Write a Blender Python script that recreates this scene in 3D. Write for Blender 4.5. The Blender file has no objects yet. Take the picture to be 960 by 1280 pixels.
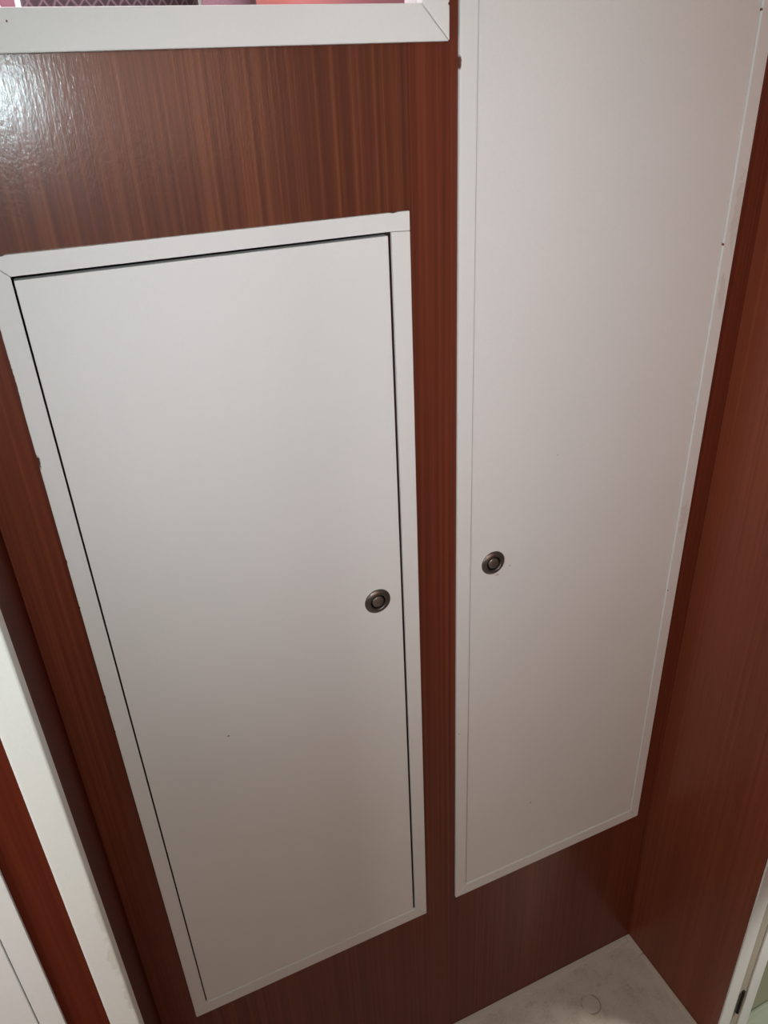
import bpy, bmesh, math, random
from mathutils import Matrix, Vector

random.seed(4)
S = bpy.context.scene
COL = S.collection

# ------------------------------------------------------------------ camera
CH = 1.5345                      # lens height above the cabin sole
CAM = Vector((0.0, -0.70, CH))
RIGHT = Vector((0.91276, -0.40636, -0.04172))
DOWN = Vector((-0.23054, -0.42812, -0.87382))
FWD = Vector((0.33723, 0.80721, -0.48445))
cam_d = bpy.data.cameras.new('camera')
cam_d.sensor_fit = 'VERTICAL'
cam_d.sensor_height = 36.0
cam_d.lens = 966.39 / 1280 * 36.0
cam_d.clip_start = 0.01
cam = bpy.data.objects.new('camera', cam_d)
COL.objects.link(cam)
m = Matrix((RIGHT, -DOWN, -FWD)).transposed().to_4x4()
m.translation = CAM
cam.matrix_world = m
S.camera = cam

# ------------------------------------------------------------------ light
S.view_settings.view_transform = 'Standard'
S.view_settings.look = 'None'
S.view_settings.exposure = 0.0
S.view_settings.gamma = 1.0
S.view_settings.use_curve_mapping = False

w = bpy.data.worlds.new('world')
S.world = w
w.use_nodes = True
w.node_tree.nodes['Background'].inputs['Color'].default_value = (1.0, 0.80, 0.58, 1)
w.node_tree.nodes['Background'].inputs['Strength'].default_value = 0.10


def lamp(name, kind, loc, energy, color, aim=None, **kw):
    d = bpy.data.lights.new(name, kind)
    d.energy = energy
    d.color = color
    for k, v in kw.items():
        setattr(d, k, v)
    o = bpy.data.objects.new(name, d)
    COL.objects.link(o)
    o.location = loc
    if aim is not None:
        o.rotation_euler = (Vector(aim) - Vector(loc)).to_track_quat('-Z', 'Y').to_euler()
    return o


# the telephone's flash, beside its lens: a focused beam with a wide weak skirt
FL = CAM + Vector((-0.012, -0.012, 0.014))
lamp('phone_flash_beam', 'SPOT', FL, 8.5, (0.95, 0.91, 1.0), aim=(0.30, 0, 1.3), spot_size=1.25, spot_blend=1.0, shadow_soft_size=0.010)
lamp('phone_flash_skirt', 'POINT', FL, 7.0, (0.61, 0.95, 1.0), shadow_soft_size=0.010)
# added dim rosy fill from behind; its source is not seen
lamp('rear_rosy_fill', 'AREA', (0.24, -1.66, 1.62), 5.6, (1.0, 0.54, 0.38),
     aim=(0.45, 0.0, 1.25), shape='RECTANGLE', size=0.8, size_y=0.5)
# added fill from the left; the side bulkhead has no portlight
lamp('left_side_fill', 'AREA', (-0.745, -0.60, 1.35), 7.6, (0.98, 1.0, 0.97),
     aim=(0, -0.3, 1.2), shape='RECTANGLE', size=0.30, size_y=0.22)
# added spot that brightens the white casing at the right; no fitting is seen
lamp('casing_fill_spot', 'SPOT', (1.15, -0.50, 0.95), 32.0, (0.97, 1.0, 0.93),
     aim=(0.90, -0.22, 0.12), spot_size=0.62, spot_blend=1.0, shadow_soft_size=0.05)
# unseen lamps added to light what shows beyond the pass-through window
lamp('beyond_window_fill', 'POINT', (-0.02, 0.12, 1.85), 6.0, (1.0, 0.88, 0.96), shadow_soft_size=0.05)
lamp('post_glow_fill', 'POINT', (0.43, 0.54, 1.74), 0.8, (1.0, 0.58, 0.34), shadow_soft_size=0.02)  # added for the warm glow on the wall beside the post


# ------------------------------------------------------------------ helpers
def box(bm, lo, hi):
    vs = [bm.verts.new((x, y, z)) for z in (lo[2], hi[2]) for y in (lo[1], hi[1]) for x in (lo[0], hi[0])]
    for f in ((0, 2, 3, 1), (4, 5, 7, 6), (0, 1, 5, 4), (1, 3, 7, 5), (3, 2, 6, 7), (2, 0, 4, 6)):
        bm.faces.new([vs[i] for i in f])


def prism(bm, pts, y0, y1):
    """polygon in X-Z pushed from y0 (front) to y1"""
    a = [bm.verts.new((x, y0, z)) for x, z in pts]
    b = [bm.verts.new((x, y1, z)) for x, z in pts]
    n = len(pts)
    bm.faces.new(a)
    bm.faces.new(b[::-1])
    for i in range(n):
        bm.faces.new((a[i], b[i], b[(i + 1) % n], a[(i + 1) % n]))


def bevel(bm, width, seg=2):
    bmesh.ops.recalc_face_normals(bm, faces=bm.faces)
    bmesh.ops.bevel(bm, geom=list(bm.edges), offset=width, segments=seg, affect='EDGES', profile=0.5, clamp_overlap=True)


def tube(bm, pts, r, n=10, closed=False):
    rings = []
    N = len(pts)
    P = [Vector(p) for p in pts]
    for i in range(N):
        t = (P[(i + 1) % N] - P[(i - 1) % N]) if closed else (P[min(i + 1, N - 1)] - P[max(i - 1, 0)])
        t.normalize()
        u = t.cross(Vector((0.31, 0.17, 0.93)))
        u.normalize()
        v = t.cross(u)
        rings.append([bm.verts.new(P[i] + r * (math.cos(2 * math.pi * k / n) * u + math.sin(2 * math.pi * k / n) * v)) for k in range(n)])
    for i in range(N if closed else N - 1):
        A, B = rings[i], rings[(i + 1) % N]
        for k in range(n):
            bm.faces.new((A[k], A[(k + 1) % n], B[(k + 1) % n], B[k]))
    if not closed:
        bm.faces.new(rings[0][::-1])
        bm.faces.new(rings[-1])


def lathe(bm, prof, n=48):
    """profile (r, h); axis along -Y (h grows towards the room)"""
    rings = []
    for r, h in prof:
        if r < 1e-6:
            rings.append([bm.verts.new((0, -h, 0))])
        else:
            rings.append([bm.verts.new((r * math.cos(2 * math.pi * k / n), -h, r * math.sin(2 * math.pi * k / n))) for k in range(n)])
    for A, B in zip(rings, rings[1:]):
        for k in range(n):
            k2 = (k + 1) % n
            if len(A) == 1 and len(B) == 1:
                continue
            if len(A) == 1:
                bm.faces.new((A[0], B[k], B[k2]))
            elif len(B) == 1:
                bm.faces.new((A[k], B[0], A[k2]))
            else:
                bm.faces.new((A[k], B[k], B[k2], A[k2]))


def obj(name, bm, mat, parent=None, smooth=False, loc=None):
    bmesh.ops.recalc_face_normals(bm, faces=bm.faces)
    me = bpy.data.meshes.new(name)
    bm.to_mesh(me)
    bm.free()
    if smooth:
        for p in me.polygons:
            p.use_smooth = True
    o = bpy.data.objects.new(name, me)
    COL.objects.link(o)
    me.materials.append(mat)
    if loc is not None:
        o.location = loc
    if parent is not None:
        o.parent = parent
    return o


def solid(name, boxes, mat, parent=None, bev=0.0):
    bm = bmesh.new()
    for lo, hi in boxes:
        box(bm, lo, hi)
    if bev:
        bevel(bm, bev)
    return obj(name, bm, mat, parent)


def tag(o, label, cat=None, group=None, kind=None):
    if label:
        o['label'] = label
    if cat:
        o['category'] = cat
    if group:
        o['group'] = group
    if kind:
        o['kind'] = kind
    return o


def thing(name, label, cat, kind=None, group=None):
    o = bpy.data.objects.new(name, None)
    o.empty_display_size = 0.05
    COL.objects.link(o)
    return tag(o, label, cat, group, kind)


# ------------------------------------------------------------------ materials
def mat_new(name):
    mt = bpy.data.materials.new(name)
    mt.use_nodes = True
    nt = mt.node_tree
    return mt, nt, nt.nodes['Principled BSDF']


def nd(nt, t, **kw):
    n = nt.nodes.new(t)
    for k, v in kw.items():
        if k.startswith('i_'):
            key = k[2:]
            n.inputs[int(key) if key.isdigit() else key.replace('_', ' ')].default_value = v
        else:
            setattr(n, k, v)
    return n


def noise(nt, vec, scale, detail=2.0, rough=0.5, stretch=None, dist=0.0):
    if stretch:
        mp = nd(nt, 'ShaderNodeMapping')
        mp.inputs['Scale'].default_value = stretch
        nt.links.new(vec, mp.inputs['Vector'])
        vec = mp.outputs['Vector']
    n = nd(nt, 'ShaderNodeTexNoise')
    n.inputs['Scale'].default_value = scale
    n.inputs['Detail'].default_value = detail
    n.inputs['Roughness'].default_value = rough
    n.inputs['Distortion'].default_value = dist
    nt.links.new(vec, n.inputs['Vector'])
    return n.outputs['Fac']


def ramp(nt, fac, stops):
    r = nd(nt, 'ShaderNodeValToRGB')
    el = r.color_ramp.elements
    while len(el) > 1:
        el.remove(el[-1])
    el[0].position, el[0].color = stops[0][0], (*stops[0][1], 1)
    for p, c in stops[1:]:
        e = el.new(p)
        e.color = (*c, 1)
    nt.links.new(fac, r.inputs['Fac'])
    return r.outputs['Color']


def mixc(nt, fac, a, b, mode='MIX'):
    mx = nd(nt, 'ShaderNodeMix', data_type='RGBA', blend_type=mode)
    for sock, v in ((mx.inputs['Factor'], fac), (mx.inputs['A'], a), (mx.inputs['B'], b)):
        if isinstance(v, (int, float)):
            sock.default_value = v
        elif isinstance(v, tuple):
            sock.default_value = (*v, 1)
        else:
            nt.links.new(v, sock)
    return mx.outputs['Result']


def math_n(nt, op, a, b=None, c=None):
    mn = nd(nt, 'ShaderNodeMath', operation=op)
    for i, v in enumerate((a, b, c)):
        if v is None:
            continue
        if isinstance(v, (int, float)):
            mn.inputs[i].default_value = v
        else:
            nt.links.new(v, mn.inputs[i])
    return mn.outputs[0]


def bump(nt, bsdf, height, strength, dist, slot='Normal'):
    b = nd(nt, 'ShaderNodeBump')
    b.inputs['Strength'].default_value = strength
    b.inputs['Distance'].default_value = dist
    nt.links.new(height, b.inputs['Height'])
    nt.links.new(b.outputs['Normal'], bsdf.inputs[slot])
    return b


def spots(nt, vec, pts, wobble=0.5, wscale=500):
    """0..1 mask of small irregular marks at object-space points (x, y, z, rx, rz)"""
    nz = math_n(nt, 'MULTIPLY', math_n(nt, 'SUBTRACT', noise(nt, vec, wscale, 2), 0.5), wobble * 2)
    total = None
    for x, y, z, rx, ry, rz in pts:
        sub = nd(nt, 'ShaderNodeVectorMath', operation='SUBTRACT')
        nt.links.new(vec, sub.inputs[0])
        sub.inputs[1].default_value = (x, y, z)
        dv = nd(nt, 'ShaderNodeVectorMath', operation='DIVIDE')
        nt.links.new(sub.outputs[0], dv.inputs[0])
        dv.inputs[1].default_value = (rx, ry, rz)
        ln = nd(nt, 'ShaderNodeVectorMath', operation='LENGTH')
        nt.links.new(dv.outputs[0], ln.inputs[0])
        d = math_n(nt, 'ADD', ln.outputs['Value'], nz)
        mk = nd(nt, 'ShaderNodeMapRange')
        mk.inputs['From Min'].default_value = 1.15
        mk.inputs['From Max'].default_value = 0.75
        nt.links.new(d, mk.inputs['Value'])
        total = mk.outputs[0] if total is None else math_n(nt, 'MAXIMUM', total, mk.outputs[0])
    return total


def wood(name, dark, mid, light, coat=0.5, coat_rough=0.25, seed=0.0, ribbon=1.0, spec=0.25, broad_w=0.30, ior=1.5):
    mt, nt, b = mat_new(name)
    tc = nd(nt, 'ShaderNodeTexCoord')
    off = nd(nt, 'ShaderNodeVectorMath', operation='ADD')
    off.inputs[1].default_value = (seed, seed * 0.7, seed * 1.3)
    nt.links.new(tc.outputs['Object'], off.inputs[0])
    v = off.outputs[0]
    rib = noise(nt, v, 1.0, 1.5, 0.45, (235, 235, 1.6), 0.1)
    broad = noise(nt, v, 1.0, 2.0, 0.5, (16, 16, 0.9))
    pore = noise(nt, v, 1.0, 2.0, 0.6, (900, 900, 22))
    f = math_n(nt, 'ADD', math_n(nt, 'MULTIPLY', rib, 0.62 * ribbon), math_n(nt, 'MULTIPLY', broad, broad_w))
    f = math_n(nt, 'ADD', f, math_n(nt, 'MULTIPLY', pore, 0.22))
    f = math_n(nt, 'SUBTRACT', f, 0.07 + 0.31 * (ribbon - 1) + (broad_w - 0.30) * 0.5)
    c = ramp(nt, f, [(0.30, dark), (0.5, mid), (0.70, light)])
    nt.links.new(c, b.inputs['Base Color'])
    b.inputs['Roughness'].default_value = 0.55
    b.inputs['Specular IOR Level'].default_value = spec
    b.inputs['IOR'].default_value = ior
    b.inputs['Coat Weight'].default_value = coat
    b.inputs['Coat Roughness'].default_value = coat_rough
    peel = noise(nt, v, 1.0, 3.0, 0.6, (340, 340, 210))
    h = math_n(nt, 'ADD', math_n(nt, 'MULTIPLY', peel, 0.7), math_n(nt, 'MULTIPLY', pore, 0.3))
    bump(nt, b, h, 0.22, 0.0008, 'Coat Normal')
    bump(nt, b, pore, 0.15, 0.0005)
    return mt


def paint(name, col, rough=0.5, speckle=0.03, marks=None, mark_col=(0.10, 0.045, 0.022), marks2=None, mark2_col=(0.5, 0.45, 0.36), wobble=0.5, wscale=500):
    mt, nt, b = mat_new(name)
    tc = nd(nt, 'ShaderNodeTexCoord')
    v = tc.outputs['Object']
    n1 = noise(nt, v, 700, 2, 0.6)
    n2 = noise(nt, v, 9, 3, 0.5)
    k = 1 - speckle
    c = ramp(nt, math_n(nt, 'ADD', math_n(nt, 'MULTIPLY', n1, 0.6), math_n(nt, 'MULTIPLY', n2, 0.4)),
             [(0.3, tuple(x * k for x in col)), (0.7, tuple(min(1, x * (1 + speckle)) for x in col))])
    if marks2:
        c = mixc(nt, math_n(nt, 'MULTIPLY', spots(nt, v, marks2, 1.1, 160), 0.32), c, mark2_col)
    if marks:
        c = mixc(nt, spots(nt, v, marks, wobble, wscale), c, mark_col)
    nt.links.new(c, b.inputs['Base Color'])
    b.inputs['Roughness'].default_value = rough
    b.inputs['Specular IOR Level'].default_value = 0.10
    h = math_n(nt, 'ADD', math_n(nt, 'MULTIPLY', n1, 0.5), math_n(nt, 'MULTIPLY', noise(nt, v, 160, 2), 0.5))
    bump(nt, b, h, 0.12, 0.0008)
    return mt


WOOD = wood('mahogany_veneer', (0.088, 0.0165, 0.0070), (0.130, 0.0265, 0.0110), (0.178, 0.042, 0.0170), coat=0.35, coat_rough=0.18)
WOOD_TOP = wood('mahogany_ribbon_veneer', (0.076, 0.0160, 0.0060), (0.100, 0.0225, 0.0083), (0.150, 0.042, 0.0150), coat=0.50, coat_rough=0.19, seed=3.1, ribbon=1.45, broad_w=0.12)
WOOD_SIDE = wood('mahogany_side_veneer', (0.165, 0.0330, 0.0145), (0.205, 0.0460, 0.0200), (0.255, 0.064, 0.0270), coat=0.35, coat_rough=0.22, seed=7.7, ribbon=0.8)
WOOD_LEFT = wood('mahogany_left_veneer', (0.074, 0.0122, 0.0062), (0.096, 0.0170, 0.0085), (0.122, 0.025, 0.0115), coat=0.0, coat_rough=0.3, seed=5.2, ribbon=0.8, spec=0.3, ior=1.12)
FRAME_L = paint('frame_paint_left', (0.73, 0.725, 0.71), 0.42, 0.02,
                marks=[(-0.0386, 0, 1.2545, .0022, .02, .0070), (-0.0392, 0, 1.1498, .0013, .02, .0028), (-0.0392, 0, 1.096, .0012, .02, .0020),
                       (-0.0237, 0, 1.4300, .0030, .02, .0016), (0.3142, 0, 1.4300, .0045, .02, .0014), (-0.0390, 0, 1.325, .0011, .02, .026),
                       (-0.0390, 0, 0.98, .0011, .02, .003), (-0.0390, 0, 0.93, .0011, .02, .002)])
FRAME_R = paint('frame_paint_right', (0.73, 0.725, 0.71), 0.42, 0.02,
                marks=[(0.3840, 0, 1.548, .0016, .02, .0055), (0.7319, 0, 1.5842, .0015, .02, .0016), (0.7326, 0, 1.3549, .0009, .02, .0014),
                       (0.7340, 0, 0.8688, .0010, .02, .0014), (0.3881, 0, 0.7366, .0008, .02, .0010)], mark_col=(0.14, 0.07, 0.045), wobble=0.3,
                marks2=[(0.745, 0, 1.385, .006, .02, .045), (0.742, 0, 1.30, .005, .02, .02), (0.741, 0, 0.99, .006, .02, .025)])
DOOR_L = paint('door_paint_left', (0.74, 0.74, 0.725), 0.46, 0.025,
               marks=[(0.0793, 0, 0.8698, .0016, .02, .0012)], mark_col=(0.22, 0.2, 0.18))
DOOR_R = paint('door_paint_right', (0.73, 0.725, 0.715), 0.46, 0.03,
               marks=[(0.5189, 0, 0.5284, .0018, .02, .0024), (0.522, 0, 1.1334, .0012, .02, .0008), (0.4425, 0, 0.9850, .0034, .02, .0013),
                      (0.4607, 0, 0.9932, .0018, .02, .0014)], mark_col=(0.50, 0.47, 0.46),
               marks2=[(0.445, 0, 0.988, .018, .02, .009)], mark2_col=(0.70, 0.66, 0.65))
PAINT = paint('white_paint', (0.74, 0.735, 0.72), 0.42, 0.02, marks=[(0.0205, 0, 1.5834, .0007, .05, .0008), (0.3692, 0, 1.5912, .0009, .05, .0012)])
PAINT_TRIM = paint('white_batten_paint', (0.75, 0.75, 0.72), 0.45, 0.03,
                   marks2=[(-0.0745, -.242, 0.955, .0022, .02, .030), (-0.0760, -.242, 0.90, .0035, .02, .022), (-0.0740, -.242, 0.84, .003, .02, .02)], mark2_col=(0.50, 0.46, 0.34))
EDGE_DARK = paint('dark_gap_interior', (0.105, 0.098, 0.088), 0.8, 0.1)  # dark grey so the door gaps read as shaded
CEIL = paint('ceiling_paint', (0.42, 0.40, 0.37), 0.6, 0.03)


def metal(name, col, rough, scratch=0.1):
    mt, nt, b = mat_new(name)
    tc = nd(nt, 'ShaderNodeTexCoord')
    n1 = noise(nt, tc.outputs['Object'], 900, 3, 0.7)
    c = ramp(nt, n1, [(0.3, tuple(x * 0.8 for x in col)), (0.7, tuple(min(1, x * 1.15) for x in col))])
    nt.links.new(c, b.inputs['Base Color'])
    b.inputs['Metallic'].default_value = 0.85
    b.inputs['Roughness'].default_value = rough
    bump(nt, b, n1, scratch, 0.0003)
    return mt


NICKEL = metal('tarnished_nickel', (0.185, 0.165, 0.155), 0.36)
KNOB = metal('worn_nickel', (0.27, 0.235, 0.205), 0.42, 0.25)
BLACK = metal('black_recess', (0.012, 0.010, 0.009), 0.5)
STEEL = metal('hinge_steel', (0.10, 0.095, 0.09), 0.45)


def vinyl():
    mt, nt, b = mat_new('worn_beige_vinyl')
    tc = nd(nt, 'ShaderNodeTexCoord')
    v = tc.outputs['Object']
    n1 = noise(nt, v, 26, 5, 0.65)
    n2 = noise(nt, v, 260, 3, 0.6)
    f = math_n(nt, 'ADD', math_n(nt, 'MULTIPLY', n1, 0.65), math_n(nt, 'MULTIPLY', n2, 0.35))
    c = ramp(nt, f, [(0.30, (0.40, 0.34, 0.275)), (0.48, (0.56, 0.495, 0.415)), (0.7, (0.66, 0.59, 0.50))])
    # a ring left by a can, a few scuffs
    sub = nd(nt, 'ShaderNodeVectorMath', operation='DISTANCE')
    nt.links.new(v, sub.inputs[0])
    sub.inputs[1].default_value = (0.634, -0.079, 0.0)
    ring = math_n(nt, 'ABSOLUTE', math_n(nt, 'SUBTRACT', sub.outputs['Value'], 0.0175))
    rm = nd(nt, 'ShaderNodeMapRange')
    rm.inputs['From Min'].default_value = 0.0021
    rm.inputs['From Max'].default_value = 0.0004
    nt.links.new(ring, rm.inputs['Value'])
    gap = ramp(nt, noise(nt, v, 45, 2), [(0.40, (0, 0, 0)), (0.58, (1, 1, 1))])
    rf = math_n(nt, 'MULTIPLY', math_n(nt, 'MULTIPLY', rm.outputs[0], gap), 0.75)
    c = mixc(nt, rf, c, (0.20, 0.155, 0.12))
    sp = spots(nt, v, [(0.670, -0.056, 0, .005, .004, .02), (0.655, -0.075, 0, .002, .002, .02), (0.705, -0.05, 0, .003, .003, .02),
                       (0.60, -0.035, 0, .007, .004, .02), (0.53, -0.03, 0, .012, .004, .02), (0.72, -0.085, 0, .003, .006, .02)], 0.8, 220)
    c = mixc(nt, math_n(nt, 'MULTIPLY', sp, 0.22), c, (0.22, 0.17, 0.14))
    nt.links.new(c, b.inputs['Base Color'])
    b.inputs['Roughness'].default_value = 0.6
    bump(nt, b, n2, 0.2, 0.0008)
    return mt


VINYL = vinyl()
GROOVE = paint('shaded_groove_paint', (0.42, 0.37, 0.30), 0.6, 0.08)  # the groove's shade put into its paint colour
BEAD = paint('beige_floor_beading', (0.60, 0.545, 0.465), 0.5, 0.08)


def fabric(name, c0, c1, net=None):
    mt, nt, b = mat_new(name)
    tc = nd(nt, 'ShaderNodeTexCoord')
    v = tc.outputs['Object']
    n1 = noise(nt, v, 420, 2, 0.6)
    c = ramp(nt, n1, [(0.3, c0), (0.7, c1)])
    if net:
        fs = []
        for ang in (0.62, -0.62):
            mp = nd(nt, 'ShaderNodeMapping')
            mp.inputs['Rotation'].default_value = (0, ang, 0)
            nt.links.new(v, mp.inputs['Vector'])
            wv = nd(nt, 'ShaderNodeTexWave', wave_type='BANDS', bands_direction='X')
            wv.inputs['Scale'].default_value = 32
            wv.inputs['Distortion'].default_value = 1.2
            wv.inputs['Detail Scale'].default_value = 2.0
            nt.links.new(mp.outputs['Vector'], wv.inputs['Vector'])
            fs.append(ramp(nt, wv.outputs['Fac'], [(0.86, (0, 0, 0)), (0.97, (1, 1, 1))]))
        k = mixc(nt, 1.0, fs[0], fs[1], 'LIGHTEN')
        c = mixc(nt, math_n(nt, 'MULTIPLY', k, 0.7), c, net)
    nt.links.new(c, b.inputs['Base Color'])
    b.inputs['Roughness'].default_value = 0.85
    b.inputs['Sheen Weight'].default_value = 0.2
    bump(nt, b, n1, 0.3, 0.001)
    return mt


NET = fabric('dark_netted_fabric', (0.035, 0.018, 0.026), (0.065, 0.035, 0.046), (0.20, 0.14, 0.165))
MAUVE = fabric('mauve_fabric', (0.36, 0.20, 0.25), (0.44, 0.26, 0.31))
PIPING = fabric('white_piping', (0.85, 0.82, 0.84), (0.92, 0.90, 0.92))
ROSE = paint('pink_lit_panel_paint', (0.55, 0.27, 0.33), 0.5, 0.08)  # pink light on the far panelling put into its colour
OLIVE = paint('olive_moulding', (0.17, 0.165, 0.11), 0.45, 0.10)
OLIVE_PALE = paint('pale_olive_moulding', (0.225, 0.24, 0.18), 0.4, 0.08)

# ------------------------------------------------------------------ setting
XL, XR = -0.0853, 0.7868          # faces of the return on the left and of the right-hand bulkhead
CZ = 1.96
T = 0.012
FY = -0.0045                      # face of the locker frames
# openings cut in the back bulkhead (flush with the inner edges of the frames)
LO = (-0.0250, 0.3160, 0.3905, 1.4165)
RO = (0.3985, 0.7365, 0.3955, 1.884)
WO = (-0.040, 0.3440, 1.5917, 1.88)
wall_back = solid('wall_back', [
    ((XL, 0, 0), (XR, T, LO[2])),
    ((XL, 0, LO[2]), (LO[0], T, LO[3])),
    ((LO[1], 0, LO[2]), (RO[0], T, LO[3])),
    ((RO[0], 0, LO[2]), (RO[1], T, RO[2])),
    ((RO[1], 0, LO[2]), (XR, T, RO[3])),
    ((WO[1], 0, LO[3]), (RO[0], T, WO[3])),
    ((XL, 0, WO[2]), (WO[0], T, WO[3])),
    ((XL, 0, WO[3]), (XR, T, CZ)),
], WOOD)
tag(wall_back, 'red-brown mahogany bulkhead holding the two white lockers', 'wall', kind='structure')
solid('veneer_panel', [((XL, -0.0006, LO[3]), (0.3345, T, WO[2]))], WOOD_TOP, wall_back)
# the 0.0095 m of bulkhead between that panel and the stile
solid('veneer_strip', [((0.3349, -0.0003, LO[3]), (WO[1], T, WO[2]))], WOOD, wall_back)

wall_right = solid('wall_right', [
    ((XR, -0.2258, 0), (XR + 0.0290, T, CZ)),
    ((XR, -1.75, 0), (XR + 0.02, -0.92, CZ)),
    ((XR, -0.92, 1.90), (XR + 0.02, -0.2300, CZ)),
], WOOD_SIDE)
tag(wall_right, 'reddish mahogany side bulkhead to the right of the tall locker', 'wall', kind='structure')

# the left side: a return that closes in slightly, then a bulkhead facing the room with its own locker
FB = -0.2365                      # its face
K = 0.4595 / 0.535                # nearer by this much than the first survey of its widths


def lx(x):
    return x * K


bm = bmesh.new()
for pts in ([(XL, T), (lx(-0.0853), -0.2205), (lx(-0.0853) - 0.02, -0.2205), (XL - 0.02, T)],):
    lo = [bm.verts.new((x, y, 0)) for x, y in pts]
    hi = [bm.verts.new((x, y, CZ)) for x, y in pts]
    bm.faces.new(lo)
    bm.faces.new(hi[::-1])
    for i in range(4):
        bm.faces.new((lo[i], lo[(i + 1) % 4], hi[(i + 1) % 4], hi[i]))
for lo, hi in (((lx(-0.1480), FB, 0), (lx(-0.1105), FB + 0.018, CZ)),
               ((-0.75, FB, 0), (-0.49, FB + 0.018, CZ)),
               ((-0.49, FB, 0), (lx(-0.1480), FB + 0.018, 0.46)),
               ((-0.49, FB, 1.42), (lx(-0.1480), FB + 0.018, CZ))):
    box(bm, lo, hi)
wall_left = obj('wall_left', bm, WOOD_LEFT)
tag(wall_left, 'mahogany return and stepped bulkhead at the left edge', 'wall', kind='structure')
solid('wall_rear', [((-0.75, -1.77, 0), (-0.25, -1.75, CZ)), ((0.75, -1.77, 0), (XR + 0.02, -1.75, CZ)),
                    ((-0.25, -1.77, 0), (0.75, -1.75, 0.35))], WOOD_SIDE)['kind'] = 'structure'
solid('wall_port', [((-0.77, -1.77, 0), (-0.75, FB + 0.018, CZ))], WOOD_SIDE)['kind'] = 'structure'
tag(bpy.data.objects['wall_rear'], 'mahogany bulkhead behind the viewer with the companionway opening', 'wall')
tag(bpy.data.objects['wall_port'], 'mahogany side bulkhead to the left of the viewer', 'wall')
ceiling = solid('ceiling', [((-0.77, -1.77, CZ), (1.5, 1.2, CZ + 0.02))], CEIL)  # unseen; greyed to cut the light it bounces
tag(ceiling, 'grey painted cabin ceiling', 'ceiling', kind='structure')
floor = solid('floor', [((-0.77, -1.77, -0.02), (XR - 0.0001, 0.0, 0.0))], VINYL)
tag(floor, 'worn beige-grey vinyl cabin floor with a faint ring mark', 'floor', kind='structure')

# floor beading along the two bulkheads
bb = solid('baseboard_back', [((XL + 0.001, -0.0125, 0.0), (XR - 0.0105, -0.0002, 0.0035))], BEAD, bev=0.001)
tag(bb, 'thin beige beading on the floor along the back bulkhead', 'baseboard', kind='structure')
br = thing('baseboard_right', 'thin beige beading on the floor along the right bulkhead', 'baseboard', 'structure')
solid('beading', [((XR - 0.0100, -0.0440, 0.0), (XR - 0.0002, -0.0004, 0.0035))], BEAD, br, 0.001)
solid('beading', [((XR - 0.0100, -0.2280, 0.0), (XR - 0.0002, -0.0455, 0.0035))], BEAD, br, 0.001)

# square white batten closing the corner of the left bulkhead
t1 = solid('trim_1', [((lx(-0.1108), FB - 0.0060, 0.0), (lx(-0.0846), FB + 0.0180, CZ))], PAINT_TRIM, bev=0.0015)
tag(t1, 'square white corner batten with a dirty smudge, beside the lower left of the large door', 'trim', kind='structure')

# white casing on the doorway in the right bulkhead
t2 = thing('trim_2', 'white doorway casing at the lower right corner', 'trim', 'structure')
solid('casing', [((XR + 0.0003, -0.2289, 0.0), (XR + 0.0296, -0.2260, 1.88))], PAINT, t2, 0.0008)
solid('rebate', [((XR + 0.0294, -0.2264, 0.0), (XR + 0.0534, -0.1950, 1.88))], GROOVE, t2)
solid('door_stop', [((XR + 0.0532, -0.2289, 0.0), (XR + 0.0795, -0.2020, 1.88))], PAINT, t2, 0.0008)
hb = bmesh.new()
box(hb, (XR + 0.0360, -0.2282, 0.074), (XR + 0.0480, -0.2265, 0.132))
bevel(hb, 0.001)
hg = obj('hinge', hb, STEEL, t2)
tag(hg, 'dark steel hinge in the groove of the white casing')
hb = bmesh.new()
tube(hb, [(XR + 0.0415, -0.2284, 0.070), (XR + 0.0415, -0.2284, 0.136)], 0.0026, 12)
obj('hinge_pin', hb, BLACK, hg)

# what shows through that doorway: the floor of the next compartment
fn = solid('floor_next', [((XR, -1.2, -0.03), (1.6, T, -0.012))], OLIVE)
tag(fn, 'olive-grey floor of the next compartment beyond the white casing', 'floor', kind='structure')
solid('wall_next', [((1.5, -1.2, -0.012), (1.52, 0.03, CZ)), ((XR + 0.02, T, -0.012), (1.5, 0.03, CZ)),
                    ((XR + 0.02, -1.2, -0.012), (1.5, -1.18, CZ))], CEIL)
tag(bpy.data.objects['wall_next'], 'pale lining of the next compartment beyond the white casing', 'wall', kind='structure')
bm = bmesh.new()
lathe(bm, [(0.0, 0.004), (0.118, 0.004), (0.121, 0.007), (0.125, 0.009), (0.129, 0.007), (0.132, 0.0), (0.0, 0.0)], 72)
bmesh.ops.rotate(bm, verts=bm.verts, cent=(0, 0, 0), matrix=Matrix.Rotation(math.radians(-90), 3, 'X'))
for v_ in bm.verts:                       # round the plan off to a soft-cornered square
    r_ = math.hypot(v_.co.x, v_.co.y)
    if r_ > 1e-6:
        k_ = 1 / (abs(v_.co.x / r_) ** 3.2 + abs(v_.co.y / r_) ** 3.2) ** (1 / 3.2)
        v_.co.x *= k_
        v_.co.y *= k_
tr = obj('floor_tray', bm, OLIVE_PALE, smooth=True, loc=(0.932, -0.341, -0.012))
tag(tr, 'round-edged pale olive floor tray beyond the white casing, bottom right corner', 'floor tray')


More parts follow.
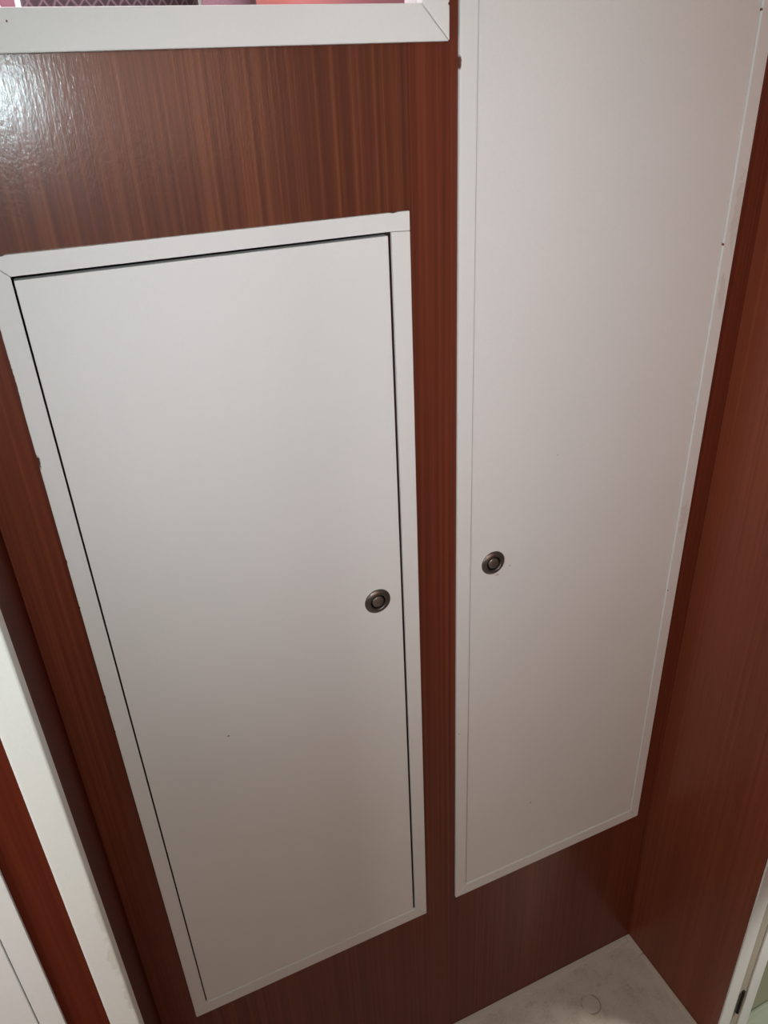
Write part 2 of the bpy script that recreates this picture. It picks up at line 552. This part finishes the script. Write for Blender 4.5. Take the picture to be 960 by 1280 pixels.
# ------------------------------------------------------------------ frames and lockers
def frame_rails(parent, out, inn, y0, y1, mat, butt_tr=False, bev=0.0006, g=0.00010):
    """four rails; out / inn = (x0, x1, z0, z1); mitred, with an open hairline in each mitre"""
    x0, x1, z0, z1 = out
    a0, a1, b0, b1 = inn
    polys = {
        'bottom_rail': [(x0 + g, z0), (x1 - g, z0), (a1 - g, b0), (a0 + g, b0)],
        'top_rail': [(x0 + g, z1), (x1 - g, z1), (a1 - g, b1), (a0 + g, b1)],
        'left_stile': [(x0, z0 + g), (x0, z1 - g), (a0, b1 - g), (a0, b0 + g)],
        'right_stile': [(x1, z0 + g), (x1, z1 - g), (a1, b1 - g), (a1, b0 + g)],
    }
    if butt_tr:
        polys['top_rail'] = [(x0 + g, z1), (x1, z1), (x1, b1 - 0.001), (a1, b1), (a0 + g, b1)]
        polys['right_stile'] = [(x1, z0 + g), (x1, b1 - 0.001 - 2 * g), (a1, b1 - 2 * g), (a1, b0 + g)]
    for nme, pts in polys.items():
        bm = bmesh.new()
        prism(bm, pts, y0, y1)
        bevel(bm, bev)
        obj(nme, bm, mat, parent)


def latch(parent, x, z, y, mark=''):
    bm = bmesh.new()
    lathe(bm, [(0.0094, 0.0), (0.0094, 0.0026), (0.0099, 0.0033), (0.0108, 0.0036), (0.0132, 0.0029), (0.0152, 0.0017), (0.0163, 0.0008), (0.0164, 0.0), (0.0094, 0.0)], 64)
    ring = obj('latch_ring', bm, NICKEL, parent, True, (x, y, z))
    ring['label'] = 'round dark nickel ring of the push latch'
    bm = bmesh.new()
    lathe(bm, [(0.0, 0.0004), (0.0093, 0.0004), (0.0093, 0.0001), (0.0, 0.0001)], 40)
    obj('latch_recess', bm, BLACK, parent, True, (x, y, z))
    bm = bmesh.new()
    lathe(bm, [(0.0, 0.0026), (0.0064, 0.0025), (0.0071, 0.0020), (0.0074, 0.0014), (0.0074, 0.0005), (0.0, 0.0005)], 48)
    kb = obj('latch_button', bm, KNOB, parent, True, (x, y, z))
    kb['label'] = 'flat round push button inside the nickel ring'


def door_panel(parent, x0, x1, z0, z1, y0, th, mat, name='door', bev=0.0008):
    bm = bmesh.new()
    box(bm, (x0, y0, z0), (x1, y0 + th, z1))
    bevel(bm, bev)
    return obj(name, bm, mat, parent)


def carcass(parent, x0, x1, z0, z1, y0, y1, th=0.008):
    return solid('body', [((x0 - th, y0, z0 - th), (x0, y1, z1 + th)), ((x1, y0, z0 - th), (x1 + th, y1, z1 + th)),
                          ((x0, y0, z0 - th), (x1, y1, z0)), ((x0, y0, z1), (x1, y1, z1 + th)),
                          ((x0 - th, y1, z0 - th), (x1 + th, y1 + th, z1 + th))], EDGE_DARK, parent)


# wide, low locker
A = thing('locker', 'wide low white locker with chipped frame edge and latch at its right', 'locker')
frame_rails(A, (-0.0386, 0.3312, 0.3723, 1.4293), (-0.0208, 0.3120, 0.3948, 1.4125), FY, -0.0002, FRAME_L, butt_tr=True, g=0.00018)
dA = door_panel(A, -0.0192, 0.3090, 0.3953, 1.4090, FY + 0.0016, 0.011, DOOR_L)
latch(dA, 0.2776, 0.9990, FY + 0.0016)
carcass(A, LO[0] - 0.004, LO[1] + 0.004, LO[2] - 0.004, LO[3] + 0.004, T + 0.0002, 0.28)

# tall, narrow locker
B = thing('locker', 'tall narrow white locker reaching above the picture, latch at its left', 'locker')
frame_rails(B, (0.3840, 0.7508, 0.3778, 1.90), (0.4020, 0.7328, 0.3992, 1.882), FY, -0.0002, FRAME_R)
dB = door_panel(B, 0.4036, 0.7321, 0.4000, 1.8795, FY + 0.0022, 0.011, DOOR_R)
latch(dB, 0.4358, 1.0050, FY + 0.0022)
carcass(B, RO[0] - 0.004, RO[1] + 0.004, RO[2] - 0.004, RO[3] + 0.004, T + 0.0002, 0.10)

# the locker in the bulkhead nearer the viewer, cut by the left edge of the picture
Cc = thing('locker', 'white framed locker cut off by the lower left edge of the picture', 'locker')
frame_rails(Cc, (-0.51, lx(-0.1478), 0.44, 1.44), (-0.489, lx(-0.1684), 0.461, 1.419), FB - 0.0045, FB - 0.0002, PAINT)
door_panel(Cc, -0.487, lx(-0.1702), 0.4625, 1.4175, FB - 0.0032, 0.011, DOOR_L)
carcass(Cc, -0.480, lx(-0.1500) - 0.004, 0.470, 1.410, FB + 0.0182, 0.06)

# ------------------------------------------------------------------ pass-through window and what lies beyond it
win = thing('window_1', 'white mitred frame of the pass-through window above the wide locker', 'window', 'structure')
frame_rails(win, (-0.068, 0.3698, 1.5640, 1.908), (-0.040, 0.3436, 1.5917, 1.88), -0.012, -0.0002, PAINT, bev=0.0010, g=0.00040)
solid('reveal', [((0.3438, -0.0002, 1.585), (0.352, 0.023, 1.88)), ((-0.048, -0.0002, 1.585), (-0.0402, 0.023, 1.88))], PAINT, win, 0.0008)
solid('sill', [((-0.0400, 0.0122, 1.575), (0.3436, 0.023, 1.5922))], PAINT, win, 0.0008)

shelf = solid('shelf', [((-0.60, 0.0235, 1.455), (0.340, 0.50, 1.480))], WOOD_SIDE)
tag(shelf, 'mahogany shelf behind the pass-through window under the cushions', 'shelf')
wf = solid('wall_far', [((-0.65, 0.62, 0.0), (0.95, 0.64, CZ)), ((0.93, 0.035, 0.0), (0.95, 0.62, CZ)), ((-0.67, 0.035, 0.0), (-0.65, 0.64, CZ))], ROSE)
tag(wf, 'bulkhead with rosy light in its colour, seen through the window', 'wall', kind='structure')
post = solid('trim_3', [((0.338, 0.535, 0.0), (0.362, 0.560, CZ))], WOOD_LEFT, bev=0.002)
tag(post, 'dark slim post beyond the window, right of the mauve cushion', 'trim', kind='structure')


def cushion_bm(w, h, t, p=4.0, nu=40, nv=20):
    bm = bmesh.new()
    rows = []
    for j in range(nv + 1):
        ph = -math.pi / 2 + math.pi * j / nv
        row = []
        for i in range(nu):
            th = 2 * math.pi * i / nu
            def sp(c, e):
                return math.copysign(abs(c) ** e, c)
            cx, sx = math.cos(th), math.sin(th)
            e = 2 / p
            r = sp(math.cos(ph), 0.8)
            x = w / 2 * r * sp(cx, e)
            z = h / 2 * r * sp(sx, e)
            y = t / 2 * sp(math.sin(ph), 0.9)
            row.append(bm.verts.new((x, y, z)))
        rows.append(row)
    for a, b in zip(rows, rows[1:]):
        for i in range(nu):
            bm.faces.new((a[i], a[(i + 1) % nu], b[(i + 1) % nu], b[i]))
    bmesh.ops.remove_doubles(bm, verts=bm.verts, dist=1e-6)
    return bm


def cushion(name, x, y, w, h, t, mat, label, piping=True, tilt=0.0, p=5.0):
    o = thing(name, label, 'cushion')
    o.location = (x, y, 1.480 + h / 2)
    o.rotation_euler = (tilt, 0, 0)
    obj('cover', cushion_bm(w, h, t, p), mat, o, True)
    if piping:
        pts = []
        for k in range(64):
            th = 2 * math.pi * k / 64
            c, s = math.cos(th), math.sin(th)
            pts.append((w / 2 * math.copysign(abs(c) ** (2 / p), c), -0.004, h / 2 * math.copysign(abs(s) ** (2 / p), s)))
        bm = bmesh.new()
        tube(bm, pts, 0.0042, 8, True)
        pp = obj('piping', bm, PIPING, o, True)
        pp['label'] = 'white corded seam round the dark cushion'
    return o


cushion('cushion', 0.129, 0.25, 0.172, 0.205, 0.09, NET, 'dark netted cushion with white piping behind the window', p=5)
cushion('cushion', 0.255, 0.40, 0.13, 0.215, 0.08, MAUVE, 'plain mauve cushion to the right of the dark one', False, p=6)
cushion('cushion', -0.050, 0.38, 0.16, 0.165, 0.08, MAUVE, 'mauve cushion at the far left of the window', True, p=5)
